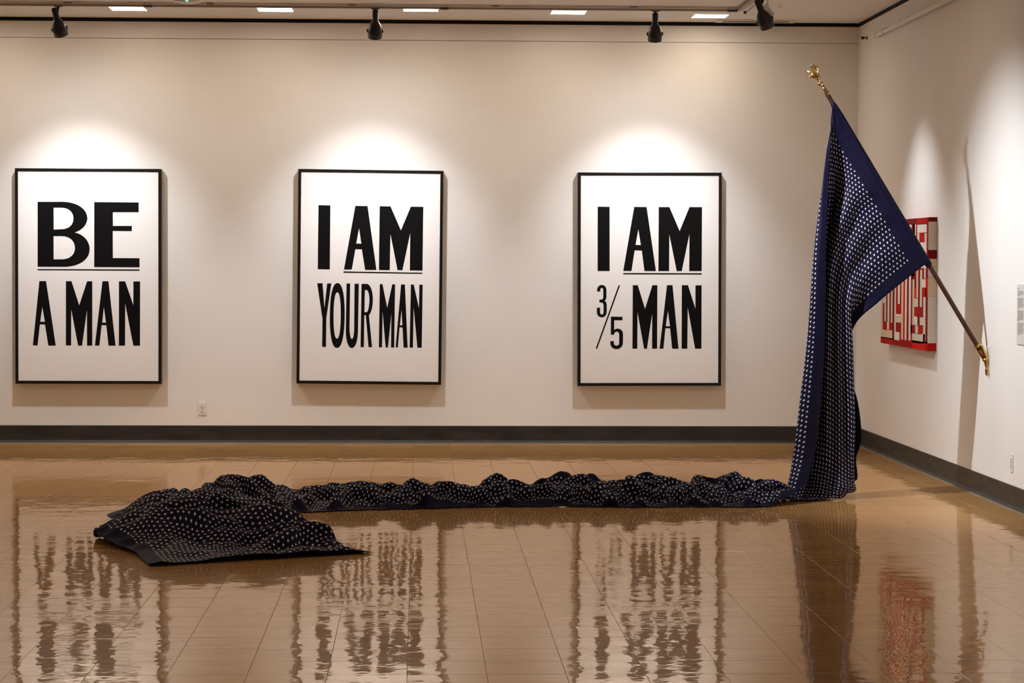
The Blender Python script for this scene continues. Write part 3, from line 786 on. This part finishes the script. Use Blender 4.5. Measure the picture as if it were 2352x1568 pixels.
def blade(name, pts, z0, th, m, tilt=0.0):
    """cast wing: outline with a swollen middle, leaning in depth from z0 by tilt per pixel towards the tips"""
    cx_ = sum(p[0] for p in pts)/len(pts); cyy = sum(p[1] for p in pts)/len(pts)
    def q(p, k, dz):
        x, y = cx_+(p[0]-cx_)*k, cyy+(p[1]-cyy)*k
        return W3(x, y, z0+tilt*math.hypot(x-pts[0][0], y-pts[0][1])+dz)
    bm = bmesh.new(); n = len(pts); rings = []
    for k, dz in ((0.02, -th), (.45, -th*.95), (.8, -th*.7), (1, 0), (.8, th*.6), (.4, th*.8), (.02, th)):
        rings.append([bm.verts.new(q(p, k, dz*(1+(.25 if i % 2 else -.25)*(k > .3)))) for i, p in enumerate(pts)])
    for A, B in zip(rings, rings[1:]):
        for i in range(n): bm.faces.new((A[i], A[(i+1) % n], B[(i+1) % n], B[i]))
    bmesh.ops.recalc_face_normals(bm, faces=bm.faces[:]); fp(name, bm, m, True)
blade('wing', [(1872, 173), (1867, 168), (1866, 164), (1862, 161), (1865, 159), (1860, 157.5), (1863.5, 156), (1859, 153.5), (1862, 152), (1859.5, 150), (1864, 148.3), (1869, 148.5), (1874, 150), (1878.5, 152.5), (1881.5, 156.5), (1882, 161), (1880.5, 166), (1878.5, 171)], -.01, .012, M_gold, -.002)
blade('wing', [(1869, 171), (1864, 167), (1859, 166.5), (1855, 166.3), (1851, 167.2), (1847, 169.2), (1843, 170.5), (1845.5, 166.5), (1848.5, 163.5), (1853, 162.3), (1858, 162.4), (1864, 163.5), (1871, 165)], .02, .009, M_gold, .002)
blade('head', [(1866, 169), (1861, 173.5), (1857, 174), (1855.5, 176.5), (1852.5, 181.5), (1857, 178.8), (1862, 177.8), (1867, 179), (1872, 181.5), (1878, 185), (1877, 178), (1872, 171)], -.005, .014, M_brass, 0)
bm = bmesh.new()
for a_, b_ in (((1884, 184), (1890, 186)), ((1881, 186), (1887, 189)), ((1879, 180), (1889, 185))): tube(bm, [W3(*a_, -.01), W3((a_[0]+b_[0])/2+1, (a_[1]+b_[1])/2-1, -.015), W3(*b_, -.01)], [.007, .006, .002], 8)
fp('tail', bm, M_gold)
# wall bracket (a thing screwed to the wall) holding the pole
br = empty('flag_bracket', (XR, YP+.03, .93), 'brass wall bracket holding the lower end of the flag pole', 'bracket')
def bp_(name, bm, m, smooth=False):
    o = obj(name, bm, m, br, smooth); o.matrix_parent_inverse = Matrix.Translation(-Vector(br.location)); return o
s0, s1 = on(2247, 790, 1, YP), on(2257, 822, 1, YP); sd = (pe-pt).normalized()
sa = pe - sd*.022
bm = bmesh.new(); lathe(bm, [(.0165, 0), (.0215, 0), (.0215, .012), (.0185, .016), (.0185, .105), (.022, .109), (.022, .122), (.0165, .122)], sa, sd, 24, cap=False)
bmesh.ops.delete(bm, geom=[f_ for f_ in bm.faces if (f_.calc_center_median()-sa).dot(Vector((0, -1, 0))) > .008 and .03 < (f_.calc_center_median()-sa).dot(sd) < .095], context='FACES')
bp_('socket', bm, M_brass)
end = sa+sd*.122
bm = bmesh.new()
fwp = on(2266, 835, 1, YP)
tube(bm, [sa+Vector((.028, 0, .012)), sa+sd*.05+Vector((.019, 0, .006)), sa+sd*.11+Vector((.012, 0, .004)), on(2265, 834, 1, YP), on(2267.5, 846, 1, YP), on(2267.5, 853, 1, YP)], [.008, .011, .017, .013, .010, .004], 14)
bp_('arm', bm, M_brass, True)
bm = bmesh.new(); lathe(bm, [(.0, -.04), (.009, -.034), (.014, -.008), (.010, .022), (.0, .034)], on(2267, 853, 1, YP), (0, 0, -1), 14, cap=False); bp_('leaf', bm, M_brass, True)
bm = bmesh.new(); box(bm, XR-.006, XR-.0003, YP-.02, YP+.05, .84, 1.03, bev=.002)
bp_('wall_plate', bm, M_white)
bm = bmesh.new(); tube(bm, [Vector((XR-.006, YP, .97)), on(2262, 815, 1, YP)], .009, 10); bp_('stud', bm, M_brass)

# ---------------------------------------------------------------- red and white quilt on the right wall
XQ = 3.769
qn, qf = 17.885, 19.70; qz0, qz1 = .932, 1.926
qu = empty('stretched_quilt', (XR, (qn+qf)/2, (qz0+qz1)/2), 'red and cream pieced quilt on a deep stretcher, half hidden behind the flag', 'quilt')
qo = Vector((XR, (qn+qf)/2, (qz0+qz1)/2))
def qbox(name, dims, m, bev=.0):
    bm = bmesh.new(); box(bm, dims[0]-qo.x, dims[1]-qo.x, dims[2]-qo.y, dims[3]-qo.y, dims[4]-qo.z, dims[5]-qo.z, bev=bev); return obj(name, bm, m, qu)
M_red = [mat('red cotton', (.40, .010, .006), .8, spec=.06), mat('dark red cotton', (.17, .010, .010), .8, spec=.06), mat('brick red cotton', (.30, .010, .007), .8, spec=.06), mat('bright red cotton', (.60, .012, .008), .8, spec=.06)]
M_cr = [mat('cream cotton', (.64, .57, .47), .85, spec=.06), mat('white cotton', (.72, .68, .63), .85, spec=.06), mat('tan cotton', (.66, .52, .34), .85, spec=.06)]
qbox('stretcher', (XQ+.003, XR-.001, qn+.003, qf-.003, qz0+.003, qz1-.003), M_red[2], .004)
ZR = (480, 860); 
def qy(cx):   # crop x -> distance along wall
    return on(2010+cx*160/660, 640, 0, XQ).y
def qz(cy, cx):
    return on(2010+cx*160/660, 480+cy*380/1568, 0, XQ).z
def patch(c0, r0, c1, r1, m, lift=0):
    y1, y0 = qy(c0), qy(c1); cm = (c0+c1)/2
    z0, z1 = qz(r1, cm), qz(r0, cm)
    y0, y1 = max(y0, qn+.001), min(y1, qf-.001); z0, z1 = max(z0, qz0+.001), min(z1, qz1-.001)
    g = .0012
    qbox('patch', (XQ-.001-lift, XQ+.0025, y0+g, y1-g, z0+g, z1-g), m, 0)
qbox('backing', (XQ+.0004, XQ+.0026, qn+.002, qf-.002, qz0+.002, qz1-.002), M_red[0])
R, DR, BR, HR = M_red; CR, WH, TN = M_cr
# border
for c0, c1, m_ in ((55, 185, R), (185, 356, BR), (356, 480, HR), (480, 500, R)): patch(c0, 1216 if c0 < 60 else 1250, c1, 1400, m_)
for c0, c1, m_ in ((55, 200, R), (200, 300, BR), (300, 390, DR), (390, 480, R), (480, 500, BR)): patch(c0, 40, c1, 148, m_)
P_ = [(58, 1140, 168, 1228, TN), (187, 1163, 236, 1243, WH), (356, 1182, 440, 1272, CR), (440, 1182, 478, 1276, CR),
      (62, 140, 76, 1136, CR), (76, 890, 92, 1075, BR), (76, 140, 92, 890, WH), (92, 140, 108, 1066, CR), (108, 140, 121, 1070, DR), (121, 140, 138, 1070, WH), (138, 140, 153, 1075, BR), (153, 140, 168, 1078, CR),
      (78, 1070, 118, 1145, R), (138, 1076, 168, 1150, R), (118, 1070, 136, 1150, WH), (168, 140, 186, 1240, DR), (186, 140, 201, 1163, CR), (201, 140, 218, 900, BR), (218, 140, 237, 900, WH), (237, 140, 250, 900, BR),
      (203, 905, 250, 990, R), (203, 994, 250, 1020, WH), (203, 1020, 250, 1076, CR), (201, 1078, 250, 1163, BR), (236, 1163, 250, 1240, R),
      (251, 140, 270, 1238, TN), (270, 140, 286, 1240, HR), (286, 140, 304, 1243, WH), (304, 140, 322, 1245, DR), (322, 140, 341, 1248, WH), (341, 140, 355, 1180, BR),
      (355, 140, 374, 640, CR), (346, 590, 374, 662, DR), (356, 665, 374, 1100, TN), (342, 1098, 386, 1178, BR), (374, 660, 390, 745, DR), (374, 745, 390, 840, HR), (374, 845, 412, 928, CR), (376, 930, 412, 1014, R), (374, 1016, 402, 1098, WH),
      (392, 575, 410, 842, TN), (410, 575, 427, 930, DR), (427, 575, 446, 930, CR), (412, 930, 460, 1024, BR), (402, 1024, 412, 1180, WH), (427, 1024, 460, 1102, CR), (406, 1018, 426, 1102, DR), (412, 1102, 460, 1182, R), (386, 1100, 406, 1180, WH),
      (396, 140, 486, 224, WH), (384, 140, 396, 560, R), (355, 140, 384, 560, CR), (417, 226, 466, 314, R), (466, 226, 486, 318, CR), (396, 226, 417, 570, CR), (417, 314, 486, 560, WH),
      (446, 560, 464, 660, BR), (464, 555, 480, 660, CR), (446, 664, 480, 745, WH), (446, 748, 490, 832, R), (480, 655, 500, 832, HR), (460, 832, 482, 1276, CR), (482, 560, 500, 655, DR),
      (486, 140, 500, 560, BR), (482, 832, 500, 1276, DR), (250, 900, 251, 905, R)]
for c0, r0, c1, r1, m_ in P_[:-1]: patch(c0, r0, c1, r1, m_)
# near side wrap
def spatch(r0, r1, m_):
    z1_, z0_ = (on(2142, 480+r*380/1568, 1, qn).z for r in (r0, r1))
    qbox('side_patch', (XQ+.001, XR-.002, qn-.0012, qn+.0025, max(z0_, qz0)+.001, min(z1_, qz1)-.001), m_)
for r0, r1, m_ in ((60, 118, DR), (118, 388, CR), (388, 470, DR), (470, 550, TN), (550, 646, CR), (646, 826, TN), (826, 1272, CR), (1272, 1350, R)): spatch(r0, r1, m_)

# ---------------------------------------------------------------- wall outlets
def outlet(name, loc, rz, label):
    o = empty(name, loc, label, 'outlet', 'white wall outlets'); o.rotation_euler = (0, 0, rz)
    bm = bmesh.new(); box(bm, -.035, .035, -.0065, 0, -.0575, .0575, bev=.0025); obj('plate', bm, M_white, o)
    for z in (.0195, -.0195):
        bm = bmesh.new(); box(bm, -.017, .017, -.0105, -.0066, z-.0145, z+.0145, bev=.0015); r = obj('receptacle', bm, M_white, o)
        bm = bmesh.new()
        for x in (-.0065, .0065): box(bm, x-.0013, x+.0013, -.0111, -.0106, z+.001, z+.0095)
        lathe(bm, [(.0025, 0), (.0025, .0005)], (0, -.0106, z-.007), (0, -1, 0), 10)
        obj('slot', bm, M_slot, r)
    bm = bmesh.new(); lathe(bm, [(.003, 0), (.003, .001)], (0, -.0066, 0), (0, -1, 0), 12); obj('screw', bm, M_metal, o)
    return o
outlet('wall_outlet', (-1.876, D, .300), 0, 'white wall outlet low on the back wall between the left and middle prints')
o2 = outlet('wall_outlet', (XR, 15.545, .294), -math.pi/2, 'white wall outlet low on the right wall near the right edge')

# ---------------------------------------------------------------- wall label
wl = empty('wall_label', (XR-.0002, 15.43, 1.253), 'pale grey text panel on the right wall at the right edge of the photo', 'label')
M_label = mat('label board', (.62, .60, .56), .6)
bx('board', (-.008, 0, -.62, 0, -.186, .20), M_label, wl, .001)
M_txt = mat('label text', (.2, .17, .15), .7)
z = .175
for col in (0, 1, 2):
    y0 = -.02-col*.19; z = .17
    for k, nl in enumerate((1, 1, 4, 8, 8, 9)):
        for r in range(nl):
            ln = (.04 if k == 0 else .02 if k == 1 else random.uniform(.135, .155)) if r < nl-1 or k < 2 else .06
            bm = bmesh.new(); yy = y0
            while yy > y0-ln:
                wd = random.uniform(.010, .028); wd = min(wd, yy-(y0-ln)+.004)
                box(bm, -.0086, -.0081, yy-wd, yy, z-.0022, z+.0022); yy -= wd+.004
            obj('text_line', bm, M_txt, wl); z -= .0088
        z -= .009 if k > 1 else 0
